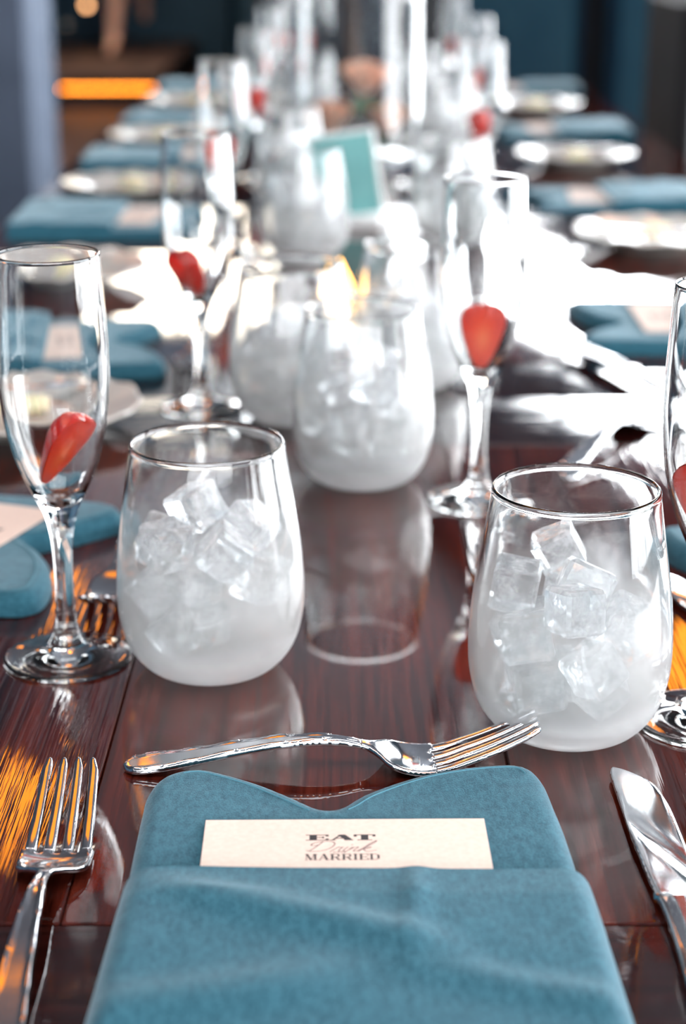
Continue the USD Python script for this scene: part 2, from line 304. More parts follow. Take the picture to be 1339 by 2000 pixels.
window(6, ROOM[0], ROOM[1], 10.35, 11.9, 2.47, 3.04, 2)
for i, (a0, a1) in enumerate(WINDOWS): window(i + 1, ROOM[0], ROOM[1], a0, a1, SILL if i == 2 else LOW, HEAD, 3, 'pane' if i == 2 else 'pane_low')
TR0, TR1 = (-.50, 9.85), (-5.2, 9.85)        # bulkhead over the way to the stage, with a lit transom
struct('wall_bulkhead', cat_(wall_box(TR0, TR1, 0, 4.7, 2.0, 2.2), wall_box(TR0, TR1, .85, 4.7, 2.2, 3.0), wall_box(TR0, TR1, 0, 4.7, 3.0, CH)), M['wall'])
window(7, TR0, TR1, 0, .85, 2.2, 3.0, 2, 'pane_warm')
struct('wall_alcove', wall_box(ROOM[1], ROOM[2], 0, 4.83, 0, CH), M['wall'])
struct('wall_far', wall_box(ROOM[2], ROOM[3], 0, 5.1, 0, CH), M['wall'])
struct('wall_left', wall_box(ROOM[3], ROOM[4], 0, 18.12, 0, CH), M['wall'])
LB = np.linalg.norm(BACK1 - BACK0)
struct('wall_back', cat_(wall_box(BACK0, BACK1, 0, LB, 0, BW[2]), wall_box(BACK0, BACK1, 0, LB, BW[3], CH), wall_box(BACK0, BACK1, 0, BW[0], BW[2], BW[3]), wall_box(BACK0, BACK1, BW[1], LB, BW[2], BW[3])), M['wall'])
window(4, BACK0, BACK1, BW[0], BW[1], BW[2], BW[3], 3, 'pane_back')
# pillar left of the table
PX, PY = -.775, 4.55
pil = thing('pillar', 'square blue-grey plastered pillar standing left of the table', 'pillar', (PX - .2, PY + .2, 0), kind='structure')
obj('shaft', rbox(-.2, .2, -.2, .2, 0, CH, .012), M['pillar'], pil)
obj('plinth', rbox(-.225, .225, -.225, .225, 0, .16, .01), M['trim'], pil)

# ------------------------------------------------------------------ stage with amber strip, woman on it
st = thing('stage_platform', 'low wooden stage with a glowing row of amber bulbs along its front edge', 'stage', (-1.82, 12.3, 0))
obj('riser', box(-.78, .72, -1.35, 1.7, 0, .17), M['trim'], st)
for k in range(10):
    obj('plank', rbox(-.8 + k * .153, -.8 + k * .153 + .151, -1.4, 1.75, .17, .2, .003), M['stage'], st)
obj('light_rail', rbox(.12, .72, -1.362, -1.351, .105, .13, .003), M['trim'], st)
for k in range(27): obj('bulb', trimesh.creation.icosphere(2, .0085).apply_translation((.150 + k * .0205, -1.371, .1175)), M['strip'], st, smooth=True)
wx = np.array([-1.55, 12.5, .208])
def P3(x, y, z): return wx + np.array([x, y, z])
J = dict(hipL=P3(-1 * -.09, .1, .93), hipR=P3(-1 * .09, .1, .93), kneeR=P3(-1 * .045, -.03, .50), ankR=P3(-1 * .0, .02, .10), toeR=P3(-1 * .0, -.17, .025), kneeL=P3(-1 * -.12, .03, .52), ankL=P3(.18, .30, .36), toeL=P3(.18, .36, .22),
         pel=P3(-1 * 0, .1, .98), waist=P3(-1 * 0, .1, 1.12), chest=P3(-1 * 0, .08, 1.32), neck=P3(-1 * 0, .08, 1.47), head=P3(-1 * 0, .06, 1.6), shL=P3(-1 * -.17, .09, 1.40), shR=P3(-1 * .17, .09, 1.40), elL=P3(-1 * -.24, .02, 1.14), elR=P3(-1 * .24, .15, 1.14), wrL=P3(-1 * -.2, -.12, .93), wrR=P3(-1 * .26, .02, .92))
b = hull_chain([((J['hipR'], .085), (J['kneeR'], .055)), ((J['kneeR'], .055), (wx + (.02, .04, .36), .056)), ((wx + (.02, .04, .36), .056), (J['ankR'], .036)), ((J['ankR'], .038), (J['toeR'], .026)),
    ((J['hipL'], .085), (J['kneeL'], .055)), ((J['kneeL'], .055), ((J['kneeL'] * .6 + J['ankL'] * .4), .055)), (((J['kneeL'] * .6 + J['ankL'] * .4), .055), (J['ankL'], .036)), ((J['ankL'], .038), (J['toeL'], .026)),
    ((J['hipL'], .09), (J['hipR'], .09)), ((J['pel'], .12), (J['waist'], .105)), ((J['waist'], .105), (J['chest'], .12)), ((J['shL'], .05), (J['shR'], .05)), ((J['chest'], .11), (J['neck'], .05)), ((J['neck'], .05), (J['head'], .05)),
    ((J['head'] + (0, 0, .04), .085), (J['head'] + (0, -.02, -.02), .07)), ((J['head'] + (0, -.09, 0), .012), (J['head'] + (0, -.085, .03), .01)),
    ((J['shL'], .048), (J['elL'], .038)), ((J['elL'], .038), (J['wrL'], .026)), ((J['shR'], .048), (J['elR'], .038)), ((J['elR'], .038), (J['wrR'], .026))]
    + [x for s, w in ((-1, J['wrL']), (1, J['wrR'])) for x in [((w, .026), (w + (0, -.01, -.07), .026))] + [((w + (dx * .018, -.01, -.07), .011), (w + (dx * .02, -.02, -.07 - ln), .008)) for dx, ln in ((-1.2, .06), (-.4, .075), (.4, .08), (1.2, .065))] + [((w + (0, -.02, -.03), .012), (w + (-s * .035, -.04, -.075), .009))]])
bm = to_tri(b.refine_to_length(.03)); trimesh.smoothing.filter_taubin(bm, iterations=6)
bm.apply_translation(-wx)
per = thing('person', 'woman with bare legs in a dark dress walking on the low stage', 'person', wx)
obj('body', bm, M['skin'], per, smooth=True)
dr = hull_chain([((np.array([0, .1, .70]), .17), (np.array([0, .1, .98]), .165)), ((np.array([0, .1, .98]), .15), (np.array([0, .1, 1.12]), .125)), ((np.array([0, .1, 1.12]), .125), (np.array([0, .08, 1.34]), .135)), ((np.array([-.15, .09, 1.39]), .065), (np.array([.15, .09, 1.39]), .065))])
dm = to_tri(dr.refine_to_length(.03)); trimesh.smoothing.filter_taubin(dm, iterations=4)
obj('dress', dm, M['dress'], per, smooth=True)
hm = to_tri(hull_chain([((np.array([0, .09, 1.64]), .098), (np.array([0, .1, 1.5]), .08))]))
obj('hair', hm, M['hair'], per, smooth=True)
for s in (-1, 1):
    obj('eye', trimesh.creation.icosphere(2, .011).apply_translation((s * .03, -.028, 1.625)), M['china'], per)
obj('mouth', tube([(-.022, -.032, 1.555), (0, -.036, 1.553), (.022, -.032, 1.555)], .005), plain('lip', (.4, .08, .07), .4), per)
for n, (x, y, z) in enumerate([(-1.83, 13.29, .486), (-1.88, 12.62, .384)]):
    lp = thing('globe_lamp', ['small amber globe lamp on a slim post at the back of the stage', 'pale globe lamp on a slim post left of the woman on the stage'][n], 'lamp', (x, y, .2))
    obj('globe', trimesh.creation.icosphere(3, .022).apply_translation((0, 0, z - .2)), [M['amber_far'], M['china']][n], lp, smooth=True)
    obj('post', cat_(trimesh.creation.cylinder(.008, z - .22 - .015, sections=12).apply_translation((0, 0, (z - .22 + .015) / 2)), trimesh.creation.cylinder(.06, .015, sections=24).apply_translation((0, 0, .0075))), M['trim'], lp)

# ------------------------------------------------------------------ tables
TX0, TX1 = -.405, .525
TILT = math.radians(1.1)
Y2 = (1.353, 2.25)
def table_z(y):                               # the second table stands on uneven feet
    return TZ + ((y - sum(Y2) / 2) * math.tan(TILT) if Y2[0] - .003 < y < Y2[1] + .003 else 0.0)
NEAR = ['nearest varnished mahogany table, under the teal napkin with the menu card', 'second varnished table of the row, where the window glare falls', 'third varnished table of the row, under the flower vase', 'last varnished table of the row, at the far end']
tabs = [(.45, 1.347), Y2, (2.256, 3.152), (3.158, 4.06)]
for k, (y0, y1) in enumerate(tabs):
    cy = (y0 + y1) / 2
    t = thing('dining_table', NEAR[k], 'table', ((TX0 + TX1) / 2, cy, 0), group=None)
    hx, hy = (TX1 - TX0) / 2, (y1 - y0) / 2
    def tilt(m):
        if k == 1:
            m.apply_transform(trimesh.transformations.rotation_matrix(TILT, (1, 0, 0), (0, 0, TZ)))
        return m
    eb = .132
    xs = [-hx, -.165, .0125, .20, hx]
    for i in range(4):
        obj('plank', tilt(rbox(xs[i] + .0003, xs[i + 1] - .0003, -hy + eb + .0006, hy - eb - .0006, TZ - .032, TZ, .0007)), M[('plank_open', 'plank', 'plank_mid', 'plank_open')[i] if k == 0 else 'plank'], t)
    obj('end_board', tilt(rbox(-hx, hx, -hy, -hy + eb, TZ - .032, TZ - .0004, .0009)), M['board'], t)
    obj('end_board', tilt(rbox(-hx, hx, hy - eb, hy, TZ - .032, TZ - .0004, .0009)), M['board'], t)
    obj('apron', cat_(*[box(*v, .62, TZ - .05) for v in ((-hx + .06, hx - .06, -hy + .06, -hy + .08), (-hx + .06, hx - .06, hy - .08, hy - .06), (-hx + .06, -hx + .08, -hy + .08, hy - .08), (hx - .08, hx - .06, -hy + .08, hy - .08))]), M['leg'], t)
    for sx in (-1, 1):
        for sy in (-1, 1):
            obj('leg', rbox(sx * (hx - .05) - .03, sx * (hx - .05) + .03, sy * (hy - .05) - .03, sy * (hy - .05) + .03, 0, TZ - .034 + (.0 if k != 1 else sy * .008 - .004), .004), M['leg'], t)
def lean(y, rz):
    """Rotations that lay a thing flat on the tilted second table."""
    t = math.degrees(TILT) if Y2[0] < y < Y2[1] else 0.0; a = math.radians(rz)
    return dict(rx=t * math.cos(a), ry=-t * math.sin(a))
def on(x, y, h=0.0): return (x, y, table_z(y) + h + .0002)

# ------------------------------------------------------------------ chairs on the far right
def chair_parts(t):
    obj('seat', rbox(-.22, .22, -.22, .22, .42, .48, .015), M['black'], t)
    pr = sg.box(-.22, .62, .22, .98)
    bk = rbox(-.22, .22, .20, .245, .60, .96, .02); obj('backrest', bk, M['black'], t)
    for sx in (-1, 1):
        obj('leg', tube([(sx * .19, -.19, 0), (sx * .19, -.19, .42)], .017), M['trim'], t)
        obj('leg', tube([(sx * .19, .24, 0), (sx * .19, .205, .45), (sx * .19, .222, .62)], .017), M['trim'], t)
chairs = [(.44, 3.70), (.44, 2.80), (.06, 4.52)]
ch0 = None
CL = ['black leather dining chair at the right of the last table', 'black leather dining chair at the right of the third table', 'black leather dining chair at the far head of the table']
for i, (x, y) in enumerate(chairs):
    rz = -90 if i < 2 else 0
    if ch0 is None:
        ch0 = thing('dining_chair', CL[i], 'chair', (x, y, 0), rz, 'dining chairs at the far end'); chair_parts(ch0)
    else: dup(ch0, (x, y, 0), rz, CL[i])

# ------------------------------------------------------------------ napkins with menu cards
LW, PW = .0815, .0845
# napkin frame: +y is the top (lobes), y=0 the pocket's lip
def lobes():
    pts = []
    top = [(-.0868, .0), (-.0872, .040), (-.0872, .066), (-.0868, .080), (-.083, .0915), (-.0745, .0985), (-.0638, .1000), (-.0525, .0950), (-.0369, .0855), (-.0238, .0745), (-.0155, .0665), (-.011, .0640),
           (-.0065, .0665), (.0016, .0765), (.0167, .0885), (.0344, .0975), (.0523, .1030), (.0675, .1045), (.0762, .1000), (.0804, .0895), (.0825, .067), (.0842, .0456), (.0860, .0)]
    c = spline(top, 6)
    return sg.Polygon(list(map(tuple, c)) + [(.0858, -.112), (-.0862, -.112)])
LOBE = lobes()
TH = .0125
def rnd(d, r): return np.sqrt(np.clip(1 - (1 - np.minimum(d / r, 1)) ** 2, 0, 1))
def fold_wave(x, y):
    w = .0016 * np.exp(-((x - .0205 - .06 * (y + .03)) / .0055) ** 2) * np.clip((y + .075) / .06, 0, 1)          # upright crease
    s = (x + .05) * .42 + (y + .022)
    w = w + .0017 * np.exp(-(s / .011) ** 2) * np.clip((.045 - x) / .03, 0, 1) * np.clip((x + .085) / .03, 0, 1)    # slanting fold from the upper left
    s = (x - .05) * .33 + (y + .078)
    w = w + .0012 * np.exp(-(s / .010) ** 2) * np.clip((x + .0) / .04, 0, 1)
    s = (x + .05) * .25 - (y + .085)
    w = w + .0016 * np.exp(-(s / .013) ** 2) * np.clip((.01 - x) / .04, 0, 1)
    return 1.9 * w + .0018 * (meshkit.fbm(np.c_[x * 26, y * 26, 0 * x + 3.1], 2) - .5)
def back_top(x, y, d): return TH * (.15 + .85 * rnd(d, .0085)) + .0012 * (meshkit.fbm(np.c_[x * 30, y * 30, 0 * x], 2) - .5) * np.minimum(d / .01, 1)
POCK = sg.Polygon([(-.0880, -.001), (-.0872, .0012), (-.060, .0024), (-.02, .0012), (.02, .0006), (.06, .0004), (.0865, .0), (.0892, -.004), (.0900, -.03), (.0910, -.06), (.092, -.118), (-.0915, -.118), (-.0905, -.06), (-.0892, -.03)])
def pocket_surface(x, y):
    half = np.where(x > 0, .0890 - .03 * np.minimum(y, 0), .0880 - .03 * np.minimum(y, 0))
    e = np.clip(half - np.abs(x), 0, 1)
    lip = np.clip(-y / .02, 0, 1)
    return .0022 + (.0165 + .0018 * lip) * rnd(e, .011) + fold_wave(x, y) * np.minimum(e / .012, 1) * (.35 + .65 * lip)
def pocket_top(x, y, d): return pocket_surface(x, y)
def pocket_bottom(x, y, d):
    flat = np.maximum(back_top(x, y, LOBE_D(x, y)) + .0021, .0)
    return np.where(LOBE_D(x, y) > 0, np.minimum(np.maximum(flat, .0005), pocket_surface(x, y) - .0009), .0004)
def LOBE_D(x, y):
    p = shapely.points(np.c_[x, y]); return np.where(shapely.contains(LOBE, p), shapely.distance(p, LOBE.boundary), 0.0)
def make_napkin(label, loc, rz):
    t = thing('folded_napkin', label, 'napkin', loc, rz, 'folded teal napkins')
    obj('back_panel', sheet(LOBE, .0022, back_top, lambda x, y, d: 0 * x), M['napkin'], t, smooth=45)
    obj('front_pocket', sheet(POCK, .0022, pocket_top, pocket_bottom), M['napkin'], t, smooth=50)
    inner = LOBE.buffer(-.0085)
    c = np.array(inner.exterior.coords); 
    for s in (-1, 1):
        sel = c[(c[:, 1] > .058) & ((c[:, 0] + .011) * s > .004) & (np.abs(c[:, 0]) < .072)]
        sel = sel[np.argsort(sel[:, 0])]
        d = np.full(len(sel), .0085)
        obj('hem_stitching', tube(np.c_[sel, back_top(sel[:, 0], sel[:, 1], d) + .00002], .00035, 5), M['thread'], t)
    return t
def bez(p0, p1, p2, p3, n=14):
    t = np.linspace(0, 1, n)[:, None]; p0, p1, p2, p3 = map(np.array, (p0, p1, p2, p3))
    return (1 - t) ** 3 * p0 + 3 * (1 - t) ** 2 * t * p1 + 3 * (1 - t) * t * t * p2 + t ** 3 * p3
def glyph(ch, w, st, th):
    """Slab letter in a w x 1 box: st = thick stem, th = hairline."""
    B = sg.box; s = .16 * w if w < 1 else .12 * w
    U = shapely.union_all
    def stem(x, serif=.5 * st, h0=0., h1=1.): return U([B(x, h0, x + st, h1), B(x - serif, h0, x + st + serif, h0 + th), B(x - serif, h1 - th, x + st + serif, h1)])
    def line(a, b, t): return sg.LineString([a, b]).buffer(t / 2, cap_style='flat')
    se = .5 * st
    if ch == 'E': return U([stem(se), B(se, 0, w, th), B(se, 1 - th, w, 1), B(se, .47, w * .8, .47 + th), B(w - th * 1.6, 0, w, .3), B(w - th * 1.6, .7, w, 1), B(w * .8 - th, .36, w * .8, .64)])
    if ch == 'A': return U([line((w * .5, 1), (w * .84, 0), st), line((w * .5, 1), (w * .12, 0), th), B(w * .22, .3, w * .75, .3 + th), B(0, 0, w * .28, th), B(w * .62, 0, w, th)]).intersection(B(0, 0, w, 1))
    if ch == 'T': return U([stem(w / 2 - st / 2, h0=0), B(0, 1 - th, w, 1), B(0, .66, th * 1.6, 1), B(w - th * 1.6, .66, w, 1)])
    if ch == 'M': return U([stem(w - st - se), line((se + th, 1), (w * .5, 0), st * .9), line((w * .5, 0), (w - st - se, 1), th), B(se, 0, se + th, 1), B(0, 0, 2 * se + th, th), B(0, 1 - th, se + st, 1)]).intersection(B(0, 0, w, 1))
    if ch == 'R': return U([stem(se), sg.LineString([(se + st, 1 - th / 2), (w * .62, 1 - th / 2), (w * .82, .9), (w * .82, .6), (w * .62, .48), (se + st, .48)]).buffer(th * .7), B(w * .72, .58, w * .72 + st * .8, .93), line((w * .55, .48), (w * .85, 0), st * .8), B(w * .7, 0, w, th)]).intersection(B(0, 0, w, 1))
    if ch == 'I': return stem(se)
    if ch == 'D': return U([stem(se), sg.LineString([(se + st, 1 - th / 2), (w * .65, 1 - th / 2), (w * .92, .75), (w * .92, .25), (w * .65, th / 2), (se + st, th / 2)]).buffer(th / 2), B(w - st, .18, w, .82)]).intersection(B(0, 0, w, 1))
def lettering(word, widths, gap, st, th, width, h):
    x, out = 0, []
    for ch, w in zip(word, widths): out.append(affinity.translate(glyph(ch, w, st, th), x, 0)); x += w + gap
    g = shapely.union_all(out); return affinity.scale(g, width / (x - gap), h, origin=(0, 0))
def script_word(width, h):
    S = []
    S += [bez((.13, .95), (.12, .6), (.1, .3), (.06, .08)), bez((.0, .12), (.12, -.05), (.42, .0), (.44, .5)), bez((.44, .5), (.45, .95), (.2, 1.1), (-.02, .8)), bez((-.02, .8), (-.1, .55), (.05, .5), (.1, .62))]   # D
    S += [bez((.5, .0), (.53, .2), (.55, .32), (.57, .44)), bez((.57, .44), (.6, .38), (.63, .4), (.66, .42)), bez((.66, .42), (.64, .2), (.62, .02), (.72, .04))]   # r
    S += [bez((.76, .42), (.73, .2), (.72, .0), (.81, .04)), bez((.79, .62), (.80, .63), (.80, .64), (.79, .65), 4)]                                              # i
    S += [bez((.86, .42), (.84, .25), (.83, .1), (.82, .0)), bez((.83, .12), (.9, .5), (1.0, .5), (.97, .3)), bez((.97, .3), (.94, .1), (.94, .0), (1.02, .04))]   # n
    S += [bez((1.02, .04), (1.12, .4), (1.25, .85), (1.2, 1.0)), bez((1.2, 1.0), (1.14, .9), (1.1, .4), (1.07, .0)), bez((1.09, .15), (1.16, .46), (1.26, .5), (1.22, .32)), bez((1.22, .32), (1.16, .24), (1.12, .24), (1.1, .24)), bez((1.12, .24), (1.2, .0), (1.26, -.06), (1.4, .12))]   # k
    g = shapely.union_all([sg.LineString(s).buffer(.013) for s in S])
    g = affinity.skew(g, xs=14, origin=(0, 0)); x0, y0, x1, y1 = g.bounds
    return affinity.scale(affinity.translate(g, -x0, -y0), width / (x1 - x0), h / (y1 - y0), origin=(0, 0))
def extr(g, z0, t):
    ms = [trimesh.creation.extrude_polygon(q, t, engine='earcut') for q in getattr(g, 'geoms', [g]) if q.area > 1e-10]
    m = cat_(*ms); m.apply_translation((0, 0, z0)); return m
def make_card(label, loc, rz):
    """Card frame: y = 0 the top edge."""
    t = thing('menu_card', label, 'card', loc, rz, 'cream menu cards in the napkins')
    cw = .1105
    obj('paper', rbox(-cw / 2, cw / 2, -.078, 0, 0, .0005, .0001), M['card'], t)
    ox = -.0155
    obj('print', extr(affinity.translate(lettering('EAT', (1.05, 1.1, 1.0), .02, .34, .09, .0272, .0044), ox, -.0171), .0005, .00006), M['ink'], t, label='bold black heading reading EAT')
    obj('print', extr(affinity.translate(script_word(.0275, .0088), ox + .0002, -.0262), .0005, .00006), M['ink_soft'], t, label='thin script line reading Drink')
    sm = meshkit.text_mesh('and be', .0011, .00006); sm.apply_translation((ox + .0105, -.0268, .0005)); obj('print', sm, M['ink_soft'], t, label='tiny line reading and be')
    obj('print', extr(affinity.translate(lettering('MARRIED', (1.1, .95, .95, .95, .42, .85, .9), .07, .2, .055, .0285, .0046), ox - .0002, -.0324), .0005, .00006), M['ink'], t, label='black serif line reading MARRIED')
    return t
pock = at(690, 1692, .02)
NX, NY = float(pock[0]) + .001, float(pock[1])
nap0 = make_napkin('large teal napkin folded as a pocket, in front with the printed menu card', (NX, NY, TZ + .0002), 0.0)
CARD_H = TH + .0012
ct = at((400 + 947) / 2, 1602, CARD_H)
card0 = make_card('cream card reading EAT Drink MARRIED tucked in the front napkin', (float(ct[0]), float(ct[1]), TZ + CARD_H), .7)
# side settings: napkin lip position, turned so that its top faces the table's middle
def side_setting(side, x_in, y, word, idx, tilt=0.0):
    rz = (-90 if side < 0 else 90) + tilt
    c, s = math.cos(math.radians(rz)), math.sin(math.radians(rz))
    lx, ly = -s * .100, c * .100            # lobes' tip, from the pocket lip
    x0, y0 = x_in - lx, y
    dup(nap0, on(x0, y0, .0006), rz, f'teal pocket-folded napkin {word}', **lean(y, rz))
    k = .058 if idx == 0 and side < 0 else .046
    dup(card0, on(x0 - s * k, y0 + c * k, CARD_H + .0006), rz + (4 if idx % 2 else -6), f'cream menu card in the teal napkin {word}', **lean(y, rz))
LEFT = [(-.150, .985), (-.156, 1.50), (-.16, 2.10), (-.16, 2.68), (-.16, 3.20), (-.16, 3.80)]
RIGHT = [(.19, .93), (.21, 1.585), (.235, 2.30), (.255, 3.05), (.27, 3.80)]
LWRD = ['nearest on the left side, by the front flute', 'second on the left side', 'third on the left side', 'fourth on the left side', 'fifth on the left side, near the pillar', 'farthest on the left side']
RWRD = ['nearest at the right edge, behind the front tumbler', 'second on the right side, beside the window glare', 'third on the right side', 'fourth on the right side', 'farthest on the right side']
for i, (x, y) in enumerate(LEFT): side_setting(-1, x, y, LWRD[i], i, (-14, 5, 0, 2, -2, 0)[i])
for i, (x, y) in enumerate(RIGHT): side_setting(1, x, y, RWRD[i], i, (3, -4, 2, 0, -2)[i])

# ------------------------------------------------------------------ cutlery
FL = .182
def fork_plan():
    up = spline([(0, .0), (.0015, .0045), (.006, .0072), (.016, .0078), (.04, .0062), (.075, .0044), (.098, .0030), (.106, .0036), (.111, .0072), (.1155, .0122), (.121, .0142), (.132, .0146), (.15, .0138), (.168, .0125), (.182, .0118)], 5)
    p = sg.Polygon(list(map(tuple, up)) + [(x, -y) for x, y in up[::-1]])
    cuts = []
    for j in (-1, 0, 1):
        w = lambda x: (.0142 - (x - .13) * .045)
        cuts.append(sg.LineString([(.1365, j * .0073), (.19, j * .0061)]).buffer(.0012))
    body = p.difference(shapely.union_all(cuts))
    tips = shapely.union_all([sg.Polygon([(.10, j * .0073 - .004), (.176, j * .0062 - .0026), (.1815, j * .0060 - .0011), (.182, j * .006), (.1815, j * .0060 + .0011), (.176, j * .0062 + .0026), (.10, j * .0073 + .004)]) for j in (-1.5, -.5, .5, 1.5)])
    head = body.intersection(sg.box(-1, -1, .1365, 1))
    tines = body.intersection(sg.box(.1365, -1, 1, 1)).intersection(tips)
    return head, tines
FH, FT = fork_plan()
FALL = shapely.union_all([FH, FT.buffer(1e-6)])
if FALL.geom_type != 'Polygon': FALL = max(FALL.geoms, key=lambda g: g.area)
def fork_z(x): 
    return np.interp(x, *spline([(0, .0012), (.01, .0016), (.03, .0045), (.06, .0098), (.085, .0118), (.105, .0092), (.118, .0040), (.128, .0014), (.138, .0016), (.150, .0050), (.165, .0110), (.182, .0195)], 8).T)
def fork_top(x, y, d):
    handle = np.clip((.104 - x) / .01, 0, 1)
    ridge = .0011 * np.clip(1 - np.abs(d - .0012) / .0010, 0, 1) * handle * (x > .004)      # raised border of the handle
    bowl = -.0016 * np.clip((x - .112) / .01, 0, 1) * np.clip((.150 - x) / .02, 0, 1) * (1 - (y / .0145) ** 2)
    return fork_z(x) + .0002 + .0019 * rnd(d, .0016) + ridge + bowl
def fork_bottom(x, y, d):
    bowl = -.0014 * np.clip((x - .112) / .01, 0, 1) * np.clip((.150 - x) / .02, 0, 1) * (1 - (y / .0145) ** 2)
    return fork_z(x) + .0002 - .0012 * rnd(d, .0016) + bowl
def make_fork(label, loc, rz, group='silver forks'):
    t = thing('fork', label, 'fork', loc, rz, group)
    h = FALL.intersection(sg.box(-1, -1, .104, 1)); n = FALL.intersection(sg.box(.104, -1, .1365, 1)); ti = FALL.intersection(sg.box(.1365, -1, 1, 1))
    obj('handle', sheet(h, .0012, fork_top, fork_bottom, FALL), M['steel'], t, smooth=50)
    obj('head', sheet(n, .0012, fork_top, fork_bottom, FALL), M['steel'], t, smooth=50)
    for g in sorted(getattr(ti, 'geoms', [ti]), key=lambda g: g.centroid.y):
        if g.area > 1e-6: obj('tine', sheet(g, .0009, fork_top, fork_bottom, FALL), M['steel'], t, smooth=50)
    return t
root = at(113, 1700, .004)
fk0 = make_fork('silver fork lying left of the front napkin, tines up and catching amber light', (float(root[0]) - .0030, float(root[1]) - .118, TZ + .0004), 90.0)
ha, hb = at(240, 1496, .002), at(1020, 1408, .02)
crossrz = math.degrees(math.atan2(hb[1] - ha[1], hb[0] - ha[0]))
dup(fk0, (ha[0], ha[1], TZ + .0004), crossrz, 'silver fork lying crosswise just above the front napkin')
dup(fk0, on(-.1255, 1.047), -90, 'silver fork whose tines show between the left flute and left tumbler')
rf = at(1285, 765, .015); a = math.radians(61)
dup(fk0, on(rf[0] - math.cos(a) * .18, rf[1] - math.sin(a) * .18), 61, 'silver fork lying across the window glare at the right')
dup(fk0, on(-.127, 1.60), -90, 'silver fork above the second napkin on the left side', **lean(1.6, -90))
dup(fk0, on(-.130, 2.18), -90, 'silver fork above the third napkin on the left side', **lean(2.1, -90))
dup(fk0, on(.205, 2.30), 90, 'silver fork above the third napkin on the right side')
rk = at(1140, 690, 0)
KB = sg.Polygon(list(map(tuple, spline([(.118, -.0105), (.135, -.0110), (.17, -.0112), (.195, -.0105), (.212, -.0075), (.222, .000), (.2265, .0068), (.2255, .0088), (.222, .0098)], 6))) + [(.16, .0094), (.118, .0075)])
KH = sg.Polygon(list(map(tuple, spline([(0, 0), (.002, .0065), (.012, .0092), (.05, .0082), (.09, .0070), (.113, .0074), (.118, .0090)], 6))) + [(.120, .0090), (.120, -.0100), (.118, -.0100)] + [(x, -y) for x, y in spline([(0, 0), (.002, .0065), (.012, .0092), (.05, .0082), (.09, .0070), (.113, .0074), (.118, .0095)], 6)[::-1]][:-1])
KH = KH.buffer(0)
if KH.geom_type != 'Polygon': KH = max(KH.geoms, key=lambda g: g.area)
def make_knife(label, loc, rz):
    t = thing('table_knife', label, 'knife', loc, rz, 'silver table knives')
    obj('handle', sheet(KH, .0016, lambda x, y, d: .0006 + .0034 + .0034 * rnd(d, .005) - .0011 * np.clip(1 - np.abs(d - .0028) / .0008, 0, 1), lambda x, y, d: .0040 - .0034 * rnd(d, .005)), M['steel'], t, smooth=40)
    obj('blade', sheet(KB, .0016, lambda x, y, d: .0030 + .0010 * rnd(d, .002) + .0016 * np.clip((y + .011) / .02, 0, 1) * (1 - (x - .118) / .13 * .5) - .0012 * np.exp(-((x - .160 - y * 2.0) / .010) ** 2) * rnd(d, .004), lambda x, y, d: .0024 + 0 * x), M['steel'], t, smooth=40)
    return t
kt = at(1279, 1502, .004)
kn0 = make_knife('silver table knife with a rounded blade right of the front napkin', (float(kt[0]) - .0085, float(kt[1]) - .2255, TZ + .0002), 90.0 + .5)
p = at(1255, 745); q = at(1145, 690)
kr = math.degrees(math.atan2(q[1] - p[1], q[0] - p[0]))
dup(kn0, on(p[0] + (p[0] - q[0]) * .9, p[1] + (p[1] - q[1]) * .9), kr, 'silver knife lying slantwise before the second right napkin')
p = at(1339, 1172); q = at(1288, 1128)
kr = math.degrees(math.atan2(q[1] - p[1], q[0] - p[0]))
dup(kn0, on(q[0] - .2255 * math.cos(math.radians(kr)), q[1] - .2255 * math.sin(math.radians(kr))), kr, 'silver knife at the right edge, behind the right front tumbler')

# ------------------------------------------------------------------ bread plates with a butter spreader each
def make_plate(label, loc):
    t = thing('bread_plate', label, 'plate', loc, 0, 'white bread plates')
    prof = spline([(0, .0018), (.034, .0018), (.037, .0), (.041, .0), (.048, .0045), (.062, .0105), (.078, .0155), (.0825, .0172), (.0830, .0188), (.0815, .0196), (.077, .0182), (.061, .0135), (.05, .0085), (.042, .0052), (.03, .0046), (0, .0046)], 4)
    m = lathe(prof * [1.06, 1.0], 72)
    r = np.hypot(m.vertices[:, 0], m.vertices[:, 1]); th = np.arctan2(m.vertices[:, 1], m.vertices[:, 0])
    w = np.clip((r - .06) / .02, 0, 1); m.vertices[:, 2] += w * .0012 * np.cos(th * 12); m.vertices[:, :2] *= (1 + w * .012 * np.cos(th * 12))[:, None]
    obj('dish', m, M['china'], t, smooth=True)
    return t
PL = [(-.235, 1.262, 'nearest on the left, seen through the front flute'), (-.285, 1.80, 'second on the left side'), (-.285, 2.40, 'third on the left side'), (-.29, 2.95, 'fourth on the left side'), (-.29, 3.52, 'farthest on the left side'),
      (.345, 1.99, 'nearest on the right, beyond the window glare'), (.345, 2.70, 'second on the right side'), (.36, 3.45, 'farthest on the right side')]
SP = sg.Polygon(list(map(tuple, spline([(0, 0), (.003, .0055), (.03, .0050), (.07, .0038), (.082, .0045), (.095, .0085), (.118, .0098), (.136, .0070), (.142, .0)], 6))) + [(x, -y * .7) for x, y in spline([(0, 0), (.003, .0055), (.03, .0050), (.07, .0038), (.082, .0045), (.095, .0060), (.118, .0060), (.136, .0045), (.142, .0)], 6)[::-1]][1:-1])
pl0 = sp0 = bt0 = None
PT = lambda x, y, h: on(x, y, h)
